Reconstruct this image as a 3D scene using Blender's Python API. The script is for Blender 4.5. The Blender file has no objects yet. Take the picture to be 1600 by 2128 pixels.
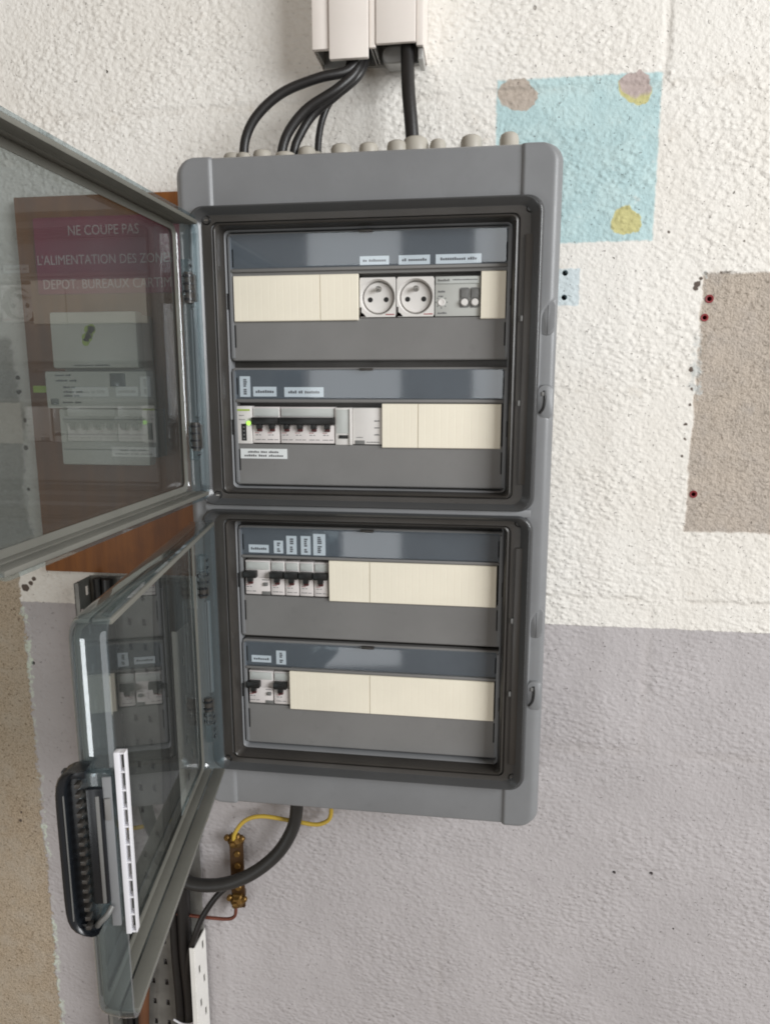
import bpy, bmesh, math, random
from mathutils import Vector, Matrix
R = math.radians
random.seed(7)
S = bpy.context.scene
COL = S.collection

# ------------------------------------------------------------------ camera, world, lights, exposure
cam_d = bpy.data.cameras.new('camera'); cam = bpy.data.objects.new('camera', cam_d); COL.objects.link(cam)
cam.location = (.2976, -.8486, -.0961); cam.rotation_euler = (R(79.763), R(.058), R(7.897))
cam_d.sensor_fit = 'VERTICAL'; cam_d.sensor_height = 36; cam_d.lens = 1500 / 2128 * 36
cam_d.clip_start = .01; cam_d.clip_end = 50
S.camera = cam

w = bpy.data.worlds.new('World'); S.world = w; w.use_nodes = True
w.node_tree.nodes['Background'].inputs[0].default_value = (1.0, .82, .65, 1)
w.node_tree.nodes['Background'].inputs[1].default_value = .23

def area(name, loc, aim, sx, sy, power, col):
    d = bpy.data.lights.new(name, 'AREA'); d.shape = 'RECTANGLE'; d.size = sx; d.size_y = sy
    d.energy = power; d.color = col
    o = bpy.data.objects.new(name, d); COL.objects.link(o); o.location = loc
    o.rotation_euler = (Vector(aim) - Vector(loc)).to_track_quat('-Z', 'Y').to_euler()
    return o
area('window_light', (3.4, -2.3, .85), (.2, .1, -.1), 2.2, 2.0, 196, (.965, .985, 1.0))
area('doorway_light', (-2.45, -4.0, -1.65), (.1, 0, -.2), .46, 1.6, 24, (.92, .97, 1.0))
area('doorway_light', (-.63, -4.3, -.45), (.1, 0, -.2), .65, 3.5, 17, (.93, .97, 1.0))
area('doorway_light', (.34, -4.3, .25), (.1, 0, -.1), .28, 1.6, 4, (.93, .97, 1.0))

S.view_settings.view_transform = 'Standard'; S.view_settings.look = 'None'
S.view_settings.exposure = 0; S.view_settings.gamma = 1
S.render.engine = 'CYCLES'
try:
    S.cycles.use_denoising = True
    S.cycles.filter_width = 1.9; S.cycles.max_bounces = 10; S.cycles.transparent_max_bounces = 24
    S.cycles.sample_clamp_indirect = 4
except Exception: pass

# ------------------------------------------------------------------ node helpers
class NT:
    def __init__(s, name):
        s.m = bpy.data.materials.new(name); s.m.use_nodes = True
        s.t = s.m.node_tree; s.t.nodes.clear()
        s.out = s.t.nodes.new('ShaderNodeOutputMaterial')
    def n(s, typ, **kw):
        o = s.t.nodes.new(typ)
        for k, v in kw.items(): setattr(o, k, v)
        return o
    def link(s, a, b): s.t.links.new(a, b)
    def put(s, sock, v):
        if hasattr(v, 'is_output'): s.link(v, sock)
        elif v is not None: sock.default_value = v
    def math(s, op, a, b=None, c=None, clamp=False):
        o = s.n('ShaderNodeMath', operation=op); o.use_clamp = clamp
        s.put(o.inputs[0], a); s.put(o.inputs[1], b); s.put(o.inputs[2], c)
        return o.outputs[0]
    def smooth(s, x, lo, hi):
        o = s.n('ShaderNodeMapRange', interpolation_type='SMOOTHSTEP')
        s.put(o.inputs[0], x); s.put(o.inputs[1], lo); s.put(o.inputs[2], hi)
        return o.outputs[0]
    def noise(s, vec, scale, detail=3, rough=.55):
        o = s.n('ShaderNodeTexNoise'); s.put(o.inputs['Vector'], vec)
        o.inputs['Scale'].default_value = scale; o.inputs['Detail'].default_value = detail
        o.inputs['Roughness'].default_value = rough
        return o.outputs[0]
    def mix(s, f, a, b):
        o = s.n('ShaderNodeMix', data_type='RGBA'); s.put(o.inputs[0], f)
        s.put(o.inputs[6], a); s.put(o.inputs[7], b)
        return o.outputs[2]
    def coord(s): return s.n('ShaderNodeTexCoord').outputs['Object']

def c4(c): return (c[0], c[1], c[2], 1)
def plastic(name, col, rough=.45, var=.10, bump=.0, bscale=900, metal=0, spec=.5, grime=0):
    t = NT(name); P = t.n('ShaderNodeBsdfPrincipled'); v = t.coord()
    n1 = t.noise(v, 14, 4)
    lo = tuple(x * (1 - var) for x in col); hi = tuple(min(1, x * (1 + var)) for x in col)
    colr = t.mix(t.smooth(n1, .3, .7), c4(lo), c4(hi))
    if grime:
        n2 = t.smooth(t.noise(v, 55, 5, .65), .56, .74)
        colr = t.mix(t.math('MULTIPLY', n2, grime), colr, c4(tuple(x * .45 for x in col)))
    t.put(P.inputs['Base Color'], colr)
    t.put(P.inputs['Roughness'], t.math('ADD', t.math('MULTIPLY', t.noise(v, 40, 3), .16), rough - .08))
    P.inputs['Metallic'].default_value = metal; P.inputs['Specular IOR Level'].default_value = spec
    if bump:
        b = t.n('ShaderNodeBump'); b.inputs['Distance'].default_value = bump; b.inputs['Strength'].default_value = .6
        t.put(b.inputs['Height'], t.noise(v, bscale, 2)); t.link(b.outputs[0], P.inputs['Normal'])
    t.link(P.outputs[0], t.out.inputs[0])
    return t.m
def clear(name, tint, rough=.03, ior=1.5, body=None, bodymix=0, smear=.0):
    """thin clear plastic: tinted transmission, fresnel reflection, optional body colour"""
    t = NT(name); v = t.coord()
    tr = t.n('ShaderNodeBsdfTransparent'); tr.inputs[0].default_value = c4(tint)
    src = tr.outputs[0]
    if body:
        d = t.n('ShaderNodeBsdfPrincipled'); d.inputs['Base Color'].default_value = c4(body); d.inputs['Roughness'].default_value = .25
        mx = t.n('ShaderNodeMixShader')
        if smear:
            t.put(mx.inputs[0], t.math('MULTIPLY_ADD', t.noise(v, 9, 4), smear, bodymix - smear * .5))
        else: mx.inputs[0].default_value = bodymix
        t.link(tr.outputs[0], mx.inputs[1]); t.link(d.outputs[0], mx.inputs[2]); src = mx.outputs[0]
    g = t.n('ShaderNodeBsdfGlossy'); g.inputs['Roughness'].default_value = rough; g.inputs[0].default_value = (1, 1, 1, 1)
    fr = t.n('ShaderNodeFresnel'); fr.inputs[0].default_value = ior
    m2 = t.n('ShaderNodeMixShader'); ge = t.n('ShaderNodeNewGeometry')
    t.put(m2.inputs[0], t.math('MULTIPLY', fr.outputs[0], t.math('SUBTRACT', 1.0, ge.outputs['Backfacing']))); t.link(src, m2.inputs[1]); t.link(g.outputs[0], m2.inputs[2])
    t.link(m2.outputs[0], t.out.inputs[0])
    return t.m

M = {}
M['body'] = plastic('grey_enclosure_plastic', (.205, .211, .219), .40, .05, .00014, 1500, grime=.10)
M['frame'] = plastic('dark_grey_frame_plastic', (.043, .039, .035), .36, .12, .00010, 1200, grime=.2)
M['lip'] = plastic('grey_frame_lip', (.058, .060, .062), .22, .06, .0001, 1200, grime=.15)
M['plate'] = plastic('grey_faceplate_plastic', (.190, .187, .183), .40, .05, .0001, 1500, grime=.12)
M['cream'] = plastic('cream_blanking_plastic', (.87, .815, .68), .45, .025, grime=.05)
M['white'] = plastic('white_module_plastic', (.70, .68, .655), .40, .05, grime=.08)
M['pinkish'] = plastic('pale_grey_breaker_plastic', (.70, .66, .645), .40, .05, grime=.10)
M['window'] = plastic('pale_label_window', (.50, .52, .50), .25, .04)
M['black'] = plastic('black_toggle_plastic', (.012, .012, .012), .35, .2)
M['darkred'] = plastic('dark_red_toggle_tip', (.060, .010, .010), .4, .2)
M['green'] = plastic('timer_grey_green_plastic', (.47, .48, .455), .42, .04)
M['midgrey'] = plastic('mid_grey_plastic', (.16, .16, .155), .4, .08)
M['print'] = plastic('dark_grey_print', (.15, .15, .155), .6, .1)
M['redprint'] = plastic('red_print', (.36, .07, .08), .6, .1)
M['paper'] = plastic('white_label_paper', (.74, .77, .77), .6, .04)
M['hole'] = plastic('dark_interior', (.01, .01, .01), .7, .1)
M['steel'] = plastic('zinc_screw', (.35, .34, .32), .35, .1, metal=.9)
M['cable'] = plastic('black_cable_jacket', (.014, .013, .013), .42, .2, .0002, 300)
M['greycable'] = plastic('dark_grey_cable_jacket', (.024, .0235, .0225), .48, .2, .0002, 300)
M['yellow'] = plastic('yellow_green_earth_wire', (.52, .36, .05), .45, .15)
M['copper'] = plastic('copper_wire', (.22, .075, .05), .45, .15, metal=.5)
M['brass'] = plastic('tarnished_brass', (.22, .125, .035), .45, .35, .0004, 150, metal=.75, grime=.6)
M['bronze'] = plastic('dark_brass_bar', (.085, .043, .016), .5, .35, .0004, 150, metal=.6, grime=.6)
M['trunk'] = plastic('cream_white_trunking', (.78, .725, .675), .38, .03, grime=.06)
M['trunkmetal'] = plastic('grey_trunking_interior', (.42, .42, .41), .3, .1, metal=.5)
M['gland'] = plastic('grey_beige_gland', (.40, .375, .325), .45, .10, grime=.2)
M['sign'] = plastic('burgundy_engraved_plate', (.24, .022, .058), .35, .12)
M['signtext'] = plastic('white_engraving', (.48, .38, .38), .6, .12)
M['meter'] = plastic('pale_meter_casing', (.66, .66, .60), .38, .04, grime=.06)
M['meterdark'] = plastic('grey_meter_display', (.23, .24, .23), .2, .1)
M['lime'] = plastic('lime_green_print', (.36, .50, .06), .5, .2)
M['trayzinc'] = plastic('galvanised_tray', (.20, .195, .18), .5, .3, .0003, 200, metal=.3, grime=.5)
M['traywhite'] = plastic('white_painted_tray_flange', (.78, .77, .74), .5, .05, grime=.22)
M['orange'] = plastic('rusty_orange_conduit', (.11, .045, .02), .55, .2, grime=.4)
M['red'] = plastic('red_wall_plug', (.22, .015, .02), .5, .2)
M['rack'] = plastic('white_latch_rack', (.72, .72, .76), .45, .04)
M['latch'] = plastic('black_latch_plastic', (.010, .012, .015), .28, .2)
M['gasket'] = plastic('olive_grey_gasket', (.150, .148, .130), .5, .08, .0002, 600, grime=.15)
M['cover'] = clear('clear_label_cover', (.84, .88, .92), .05, 1.65)
M['pane'] = clear('smoked_door_pane', (.62, .65, .65), .012, 1.5, (.36, .38, .37), .07, .07)
M['rim'] = clear('smoked_blue_door_rim', (.79, .855, .875), .035, 1.65, (.17, .20, .215), .16)

def emit_mat():
    t = NT('green_indicator_light'); e = t.n('ShaderNodeEmission'); e.inputs[0].default_value = (.45, 1, .12, 1); e.inputs[1].default_value = 1.6
    t.link(e.outputs[0], t.out.inputs[0]); return t.m
M['led'] = emit_mat()

def wood_mat():
    t = NT('brown_varnished_board'); v = t.coord(); P = t.n('ShaderNodeBsdfPrincipled')
    mp = t.n('ShaderNodeMapping'); mp.inputs['Scale'].default_value = (60, 60, 5); t.link(v, mp.inputs[0])
    n = t.noise(mp.outputs[0], 1.0, 6, .6); n2 = t.noise(v, 9, 5, .6)
    a = t.mix(t.smooth(n, .3, .7), (.170, .056, .010, 1), (.25, .088, .014, 1))
    a = t.mix(t.math('MULTIPLY', t.smooth(n2, .5, .7), .6), a, (.12, .040, .010, 1))
    t.put(P.inputs['Base Color'], a); P.inputs['Roughness'].default_value = .5
    b = t.n('ShaderNodeBump'); b.inputs['Distance'].default_value = .0006; t.put(b.inputs['Height'], n); t.link(b.outputs[0], P.inputs['Normal'])
    t.link(P.outputs[0], t.out.inputs[0]); return t.m
M['wood'] = wood_mat()

def wall_mat():
    t = NT('painted_render_wall'); v = t.coord(); P = t.n('ShaderNodeBsdfPrincipled')
    sp = t.n('ShaderNodeSeparateXYZ'); t.link(v, sp.inputs[0]); x0, z0 = sp.outputs[0], sp.outputs[2]
    # ragged edges: wobble the coordinates the patches are measured in
    wa = t.math('SUBTRACT', t.noise(v, 95, 3, .6), .5); wb = t.math('SUBTRACT', t.noise(v, 130, 3, .6), .5)
    wl = t.math('SUBTRACT', t.noise(v, 14, 2, .5), .5); ws = t.math('SUBTRACT', t.noise(v, 38, 2, .5), .5)
    x = t.math('MULTIPLY_ADD', wa, .0055, x0); z = t.math('MULTIPLY_ADD', wb, .0055, z0)
    xr = t.math('MULTIPLY_ADD', wl, .014, t.math('MULTIPLY_ADD', wa, .022, x0))
    def gt(a, th, e=.0012): return t.smooth(a, th - e, th + e)
    def lt(a, th, e=.0012): return t.math('SUBTRACT', 1.0, gt(a, th, e))
    def mul(*f):
        r = f[0]
        for k in f[1:]: r = t.math('MULTIPLY', r, k)
        return r
    def rect(xa, xb, za, zb, X=x, Z=z, e=.0012): return mul(gt(X, xa, e), lt(X, xb, e), gt(Z, za, e), lt(Z, zb, e))
    def spot(cx, cz, r, e=.0012, wob=1):
        dx = t.math('SUBTRACT', x, cx); dz = t.math('SUBTRACT', z, cz)
        d = t.math('SQRT', t.math('ADD', t.math('MULTIPLY', dx, dx), t.math('MULTIPLY', dz, dz)))
        return lt(t.math('MULTIPLY_ADD', ws, .024 * wob, t.math('MULTIPLY_ADD', wa, .007 * wob, d)), r, e)
    big = t.noise(v, 5, 4, .6); mid = t.noise(v, 34, 4, .6); fine = t.noise(v, 420, 3, .7)
    white = t.mix(t.smooth(big, .3, .75), (.80, .780, .738, 1), (.752, .722, .668, 1))
    white = t.mix(t.math('MULTIPLY', t.smooth(mid, .60, .78), .45), white, (.60, .55, .48, 1))
    lilac = t.mix(t.smooth(big, .3, .7), (.480, .455, .460, 1), (.425, .402, .406, 1))
    lilac = t.mix(t.math('MULTIPLY', t.smooth(mid, .58, .76), .35), lilac, (.33, .30, .31, 1))
    lower = lt(t.math('MULTIPLY_ADD', wl, .004, t.math('MULTIPLY_ADD', wb, .004, z0)), -.4217, .0009)
    col = t.mix(lower, white, lilac)
    # pale blue patches and their spots
    blue = t.mix(t.smooth(mid, .35, .7), (.43, .60, .62, 1), (.50, .665, .675, 1))
    bl = t.math('MULTIPLY', rect(.3015, .4937, .0735, .2625, e=.0018), t.math('MULTIPLY_ADD', t.smooth(t.noise(v, 60, 4, .7), .62, .8), -.55, .97))
    col = t.mix(bl, col, blue)
    col = t.mix(t.math('MULTIPLY', rect(.380, .4093, -.002, .0424), .8), col, (.56, .66, .70, 1))
    beige = (.46, .40, .345, 1); yel = (.56, .53, .25, 1)
    col = t.mix(spot(.3279, .2445, .0185), col, beige)
    col = t.mix(spot(.4651, .2425, .0185), col, yel)
    col = t.mix(mul(spot(.4665, .2475, .0170), t.smooth(t.math('MULTIPLY_ADD', ws, .03, z0), .2375, .2435)), col, (.47, .39, .37, 1))
    col = t.mix(spot(.4623, .0985, .0155), col, yel)
    # bare concrete patch on the right
    grain = t.smooth(fine, .44, .66)
    conc = t.mix(grain, (.52, .455, .385, 1), (.40, .342, .285, 1))
    conc = t.mix(t.math('MULTIPLY', t.smooth(t.noise(v, 150, 3, .6), .55, .72), .7), conc, (.26, .215, .17, 1))
    conc = t.mix(t.math('MULTIPLY', t.smooth(big, .45, .7), .5), conc, (.50, .45, .41, 1))
    conc = t.mix(t.math('MULTIPLY', t.smooth(mid, .5, .72), .5), conc, (.44, .40, .365, 1))
    blot = t.smooth(t.noise(v, 24, 4, .65), .40, .68); pit = t.smooth(t.noise(v, 210, 2, .5), .60, .72)
    conc = t.mix(t.math('MULTIPLY', blot, .45), conc, (.58, .50, .42, 1)); conc = t.mix(t.math('MULTIPLY', pit, .5), conc, (.22, .18, .14, 1))
    sand = rect(.5555, 3, -.2882, .0335, t.math('MULTIPLY_ADD', ws, .008, x), t.math('MULTIPLY_ADD', ws, .004, z), e=.0020)
    col = t.mix(sand, col, conc)
    col = t.mix(mul(rect(.549, .5605, -.12, .036, xr), t.smooth(mid, .45, .6)), col, (.55, .56, .54, 1))
    # bare sandy strip at the left edge with torn pale green paint along it
    xe = t.math('MULTIPLY_ADD', z0, 0, xr)
    tan = t.mix(t.smooth(fine, .42, .64), (.51, .415, .305, 1), (.34, .265, .185, 1))
    tan = t.mix(t.smooth(big, .35, .7), tan, t.mix(grain, (.52, .44, .34, 1), (.36, .30, .225, 1)))
    tan = t.mix(t.math('MULTIPLY', blot, .6), tan, (.50, .44, .36, 1)); tan = t.mix(t.math('MULTIPLY', pit, .65), tan, (.17, .125, .08, 1))
    tanm = mul(lt(xe, -.3895, .0015), lt(t.math('MULTIPLY_ADD', wl, .05, z0), -.36, .004))
    greym = mul(lt(t.math('MULTIPLY_ADD', wl, .02, xr), -.362, .006), lt(t.math('MULTIPLY_ADD', wl, .05, z0), -.03, .006), gt(z0, -.37, .01))
    col = t.mix(t.math('MULTIPLY', greym, .75), col, t.mix(grain, (.36, .34, .31, 1), (.22, .20, .18, 1)))
    torn = mul(rect(-.3905, -.3825, -3, -.43, xr, z0), t.smooth(t.noise(v, 30, 4, .7), .44, .56), t.smooth(t.noise(v, 7, 2), .36, .52))
    col = t.mix(tanm, col, tan)
    col = t.mix(torn, col, (.60, .66, .57, 1))
    # scuffs, chips and specks
    chips = t.smooth(t.noise(v, 75, 2, .4), .80, .82)
    col = t.mix(t.math('MULTIPLY', chips, .5), col, (.16, .13, .10, 1))
    for (cx, cz, r) in ((.5497, .0213, .0035), (.5485, .0165, .003), (.5530, .0275, .0022), (.5497, -.0816, .003), (.5515, -.125, .002),
                        (.548, -.150, .0018), (.5485, -.168, .0018), (.552, -.106, .0018), (.5465, -.19, .002),
                        (-.3815, -.40, .006), (-.372, -.393, .0035), (-.3665, -.386, .003), (-.428, -.79, .0035), (-.425, -.775, .0022),
                        (-.362, -.25, .003), (-.358, -.15, .003), (-.364, -.11, .0035), (-.363, -.09, .003), (-.36, -.19, .003), (.512, .083, .0016), (.60, .07, .0015)):
        col = t.mix(spot(cx, cz, r, .0008, .15), col, (.11, .085, .07, 1))
    col = t.mix(mul(rect(.575, .596, .0325, .0355), t.smooth(mid, .4, .6)), col, (.13, .10, .08, 1))
    pores = t.smooth(t.noise(v, 250, 2, .5), .695, .745)
    col = t.mix(t.math('MULTIPLY', pores, .42), col, (.20, .17, .15, 1))
    # block joints telegraphing through the paint
    def line(a, at, wd): return t.smooth(t.math('ABSOLUTE', t.math('SUBTRACT', a, at)), wd, 0.0)
    zj = t.math('MULTIPLY_ADD', wl, .006, z0); xj = t.math('MULTIPLY_ADD', wl, .005, x0)
    jl = t.math('ADD', line(zj, .2485, .008), line(zj, -.384, .007))
    jl = t.math('ADD', jl, mul(line(xj, .4965, .008), gt(z0, .2485)))
    jl = t.math('ADD', jl, t.math('MULTIPLY', mul(line(xj, .245, .012), t.smooth(z0, -.86, -.98)), .55))
    jl = t.math('ADD', jl, t.math('MULTIPLY', mul(line(xj, .52, .012), t.smooth(z0, -.64, -.56), lt(z0, -.384)), .5))
    jl = t.math('ADD', jl, t.math('MULTIPLY', line(zj, -.602, .014), .6))
    jl = t.math('MULTIPLY', jl, t.smooth(t.noise(v, 17, 4), .36, .62), clamp=True)
    col = t.mix(t.math('MULTIPLY', jl, .10), col, (.45, .38, .31, 1))
    t.put(P.inputs['Base Color'], col); P.inputs['Roughness'].default_value = .75; P.inputs['Specular IOR Level'].default_value = .3
    # relief: rolled render, stretched along a diagonal, over finer grain
    mp = t.n('ShaderNodeMapping'); mp.inputs['Rotation'].default_value = (0, R(38), 0); mp.inputs['Scale'].default_value = (.62, 1, 1.05)
    wv = t.n('ShaderNodeVectorMath', operation='MULTIPLY_ADD'); t.link(t.n('ShaderNodeTexNoise').outputs[1], wv.inputs[0])
    nz = wv.inputs[0].links[0].from_node; t.link(v, nz.inputs['Vector']); nz.inputs['Scale'].default_value = 60
    wv.inputs[1].default_value = (.004, .004, .004); t.link(v, wv.inputs[2]); t.link(wv.outputs[0], mp.inputs[0])
    vo = t.n('ShaderNodeTexVoronoi', feature='SMOOTH_F1'); vo.inputs['Scale'].default_value = 185; vo.inputs['Smoothness'].default_value = .8; t.link(mp.outputs[0], vo.inputs['Vector'])
    # the coat is thick in places and nearly flat in others
    thick = t.math('MULTIPLY_ADD', t.smooth(t.noise(v, 11, 4), .3, .68), .85, .25)
    h1 = t.math('MULTIPLY', t.math('SUBTRACT', 1.0, vo.outputs[0]), thick)
    h2 = t.noise(v, 240, 1, .4)
    amp = t.math('MULTIPLY_ADD', lower, -.25, 1.0)
    h = t.math('ADD', t.math('MULTIPLY', t.math('ADD', h1, t.math('MULTIPLY', h2, .45)), amp), t.math('MULTIPLY', mid, .45))
    rough_m = t.math('ADD', sand, tanm, clamp=True)
    h = t.math('ADD', h, t.math('MULTIPLY', t.math('MULTIPLY', fine, 1.0), rough_m))
    h = t.math('SUBTRACT', h, t.math('MULTIPLY', rough_m, .8))
    h = t.math('SUBTRACT', h, t.math('MULTIPLY', jl, .75))
    h = t.math('SUBTRACT', h, chips); h = t.math('SUBTRACT', h, t.math('MULTIPLY', pores, .5))
    b = t.n('ShaderNodeBump'); b.inputs['Strength'].default_value = 1.0; b.inputs['Distance'].default_value = .0023
    t.put(b.inputs['Height'], h); t.link(b.outputs[0], P.inputs['Normal'])
    t.link(P.outputs[0], t.out.inputs[0]); return t.m
M['wall'] = wall_mat()

# ------------------------------------------------------------------ mesh helpers
def link(name, me, mat, parent=None, sharp=35):
    if mat is not None: me.materials.append(M[mat] if isinstance(mat, str) else mat)
    o = bpy.data.objects.new(name, me); COL.objects.link(o); o.parent = parent
    if sharp is not None and len(me.polygons):
        me.polygons.foreach_set('use_smooth', [True] * len(me.polygons))
        me.set_sharp_from_angle(angle=R(sharp))
    return o
def from_bm(name, bm, mat, parent=None, sharp=35):
    bmesh.ops.recalc_face_normals(bm, faces=bm.faces[:])
    me = bpy.data.meshes.new(name); bm.to_mesh(me); bm.free()
    return link(name, me, mat, parent, sharp)
def empty(name, loc=(0, 0, 0), parent=None):
    o = bpy.data.objects.new(name, None); COL.objects.link(o); o.location = loc; o.parent = parent
    o.empty_display_size = .02
    return o
def tag(o, label, cat, group=None, kind=None):
    o['label'] = label; o['category'] = cat
    if group: o['group'] = group
    if kind: o['kind'] = kind
    return o
def add_box(bm, x0, x1, y0, y1, z0, z1, bev=0, seg=2):
    tmp = bmesh.new()
    vs = [tmp.verts.new((x, y, z)) for x in (x0, x1) for y in (y0, y1) for z in (z0, z1)]
    for f in ((0, 1, 3, 2), (4, 6, 7, 5), (0, 4, 5, 1), (2, 3, 7, 6), (0, 2, 6, 4), (1, 5, 7, 3)): tmp.faces.new([vs[i] for i in f])
    if bev: bmesh.ops.bevel(tmp, geom=tmp.edges[:], offset=bev, segments=seg, profile=.5, affect='EDGES')
    me = bpy.data.meshes.new('t'); tmp.to_mesh(me); tmp.free(); bm.from_mesh(me); bpy.data.meshes.remove(me)
def box(name, x0, x1, y0, y1, z0, z1, mat, parent=None, bev=0, seg=2):
    bm = bmesh.new(); add_box(bm, x0, x1, y0, y1, z0, z1, bev, seg); return from_bm(name, bm, mat, parent)
def add_cyl(bm, c, axis, r0, r1, h, n=24, cap=True):
    """cylinder or cone from point c along axis"""
    a = Vector(axis).normalized(); q = a.to_track_quat('Z', 'Y')
    ra, rb = [], []
    for i in range(n):
        t = 2 * math.pi * i / n; d = q @ Vector((math.cos(t), math.sin(t), 0))
        ra.append(bm.verts.new(Vector(c) + d * r0)); rb.append(bm.verts.new(Vector(c) + a * h + d * r1))
    for i in range(n):
        j = (i + 1) % n; bm.faces.new((ra[i], ra[j], rb[j], rb[i]))
    if cap: bm.faces.new(ra[::-1]); bm.faces.new(rb)
def add_lathe(bm, c, axis, prof, n=28, cap=True):
    """prof: (radius, distance along axis)"""
    a = Vector(axis).normalized(); q = a.to_track_quat('Z', 'Y'); rings = []
    for r, h in prof:
        rings.append([bm.verts.new(Vector(c) + a * h + q @ Vector((math.cos(2 * math.pi * i / n) * r, math.sin(2 * math.pi * i / n) * r, 0))) for i in range(n)])
    for A, B in zip(rings, rings[1:]):
        for i in range(n):
            j = (i + 1) % n; bm.faces.new((A[i], A[j], B[j], B[i]))
    if cap: bm.faces.new(rings[0][::-1]); bm.faces.new(rings[-1])
def spline(pts, k=8):
    P = [Vector(p) for p in pts]; P = [P[0] * 2 - P[1]] + P + [P[-1] * 2 - P[-2]]; out = []
    for i in range(1, len(P) - 2):
        a, b, c, d = P[i - 1:i + 3]
        for s in range(k):
            t = s / k
            out.append(.5 * (2 * b + (c - a) * t + (2 * a - 5 * b + 4 * c - d) * t * t + (3 * b - a - 3 * c + d) * t ** 3))
    out.append(P[-2]); return out
def add_tube(bm, pts, r, n=14, k=8):
    L = spline(pts, k) if k else [Vector(p) for p in pts]
    up = None; rings = []
    for i, p in enumerate(L):
        d = (L[min(i + 1, len(L) - 1)] - L[max(i - 1, 0)]).normalized()
        if up is None: up = d.orthogonal().normalized()
        up = (up - d * up.dot(d)).normalized(); s = d.cross(up)
        rings.append([bm.verts.new(p + (up * math.cos(2 * math.pi * j / n) + s * math.sin(2 * math.pi * j / n)) * r) for j in range(n)])
    for A, B in zip(rings, rings[1:]):
        for i in range(n):
            j = (i + 1) % n; bm.faces.new((A[i], A[j], B[j], B[i]))
    bm.faces.new(rings[0][::-1]); bm.faces.new(rings[-1])
def tube(name, pts, r, mat, parent=None, n=14, k=8):
    bm = bmesh.new(); add_tube(bm, pts, r, n, k); return from_bm(name, bm, mat, parent, 60)
def rr(x0, x1, z0, z1, r, n=6):
    """rounded rectangle, counter-clockwise seen from the front (-Y)"""
    r = max(r, .0002); out = []
    for cx, cz, a0 in ((x1 - r, z1 - r, 0), (x0 + r, z1 - r, 90), (x0 + r, z0 + r, 180), (x1 - r, z0 + r, 270)):
        for i in range(n + 1):
            a = R(a0 + 90 * i / n); out.append((cx + r * math.cos(a), cz + r * math.sin(a)))
    return out
def loft(name, loops, mat, parent=None, closed=False, capf=False, capb=False, sharp=35):
    """loops: (points2d, y) bridged one to the next"""
    bm = bmesh.new(); rings = [[bm.verts.new((p[0], y, p[1])) for p in L] for L, y in loops]
    seq = list(zip(rings, rings[1:])) + ([(rings[-1], rings[0])] if closed else [])
    for A, B in seq:
        n = len(A)
        for i in range(n):
            j = (i + 1) % n; bm.faces.new((A[i], A[j], B[j], B[i]))
    if capb: bm.faces.new(rings[0])
    if capf: bm.faces.new(rings[-1])
    return from_bm(name, bm, mat, parent, sharp)
def slab(name, x0, x1, z0, z1, y0, y1, r, mat, parent=None, bev=.0006):
    """rounded plate between y0 (back) and y1 (front, smaller y)"""
    return loft(name, [(rr(x0, x1, z0, z1, r), y0), (rr(x0, x1, z0, z1, r), y1 + bev), (rr(x0 + bev, x1 - bev, z0 + bev, z1 - bev, r - bev), y1)],
                mat, parent, capf=True, capb=True)
def text(name, s, x0, x1, z0, h, y, mat, parent, thick=.0003):
    """flat lettering fitted to x0..x1, baseline z0, cap height h, standing at y"""
    c = bpy.data.curves.new(name, 'FONT'); c.body = s; c.extrude = thick; c.resolution_u = 3
    o = bpy.data.objects.new(name, c); COL.objects.link(o)
    me = bpy.data.meshes.new_from_object(o.evaluated_get(bpy.context.evaluated_depsgraph_get()))
    bpy.data.objects.remove(o); bpy.data.curves.remove(c)
    xs = [v.co.x for v in me.vertices]; ys = [v.co.y for v in me.vertices]
    sx = (x1 - x0) / (max(xs) - min(xs)); sy = h / max(ys); mx = min(xs)
    for v in me.vertices:
        v.co = Vector((x0 + (v.co.x - mx) * sx, y - v.co.z, z0 + v.co.y * sy))
    return link(name, me, mat, parent, None)
def print_lines(name, x0, x1, z0, z1, y, mat, parent, words=(3, 5), vertical=False, weight=.5):
    """an unreadably small printed line: letter-sized ink marks in word groups"""
    bm = bmesh.new(); rnd = random.Random(int((x0 * 7 + z0 * 13) * 1e5))
    L = (z1 - z0) if vertical else (x1 - x0); tot = sum(words) + .8 * (len(words) - 1); cw = L / tot; p = 0
    for wd in words:
        for k in range(wd):
            a, b = p + .12 * cw, p + cw * .88
            hh = rnd.choice((1, .72, .72, .85))
            if vertical:
                add_box(bm, x0, x0 + (x1 - x0) * hh, y - .0001, y + .0001, z1 - b, z1 - a)
            else:
                add_box(bm, x0 + a, x0 + b, y - .0001, y + .0001, z0, z0 + (z1 - z0) * hh)
            p += cw
        p += .8 * cw
    return from_bm(name, bm, mat, parent, None)

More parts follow.
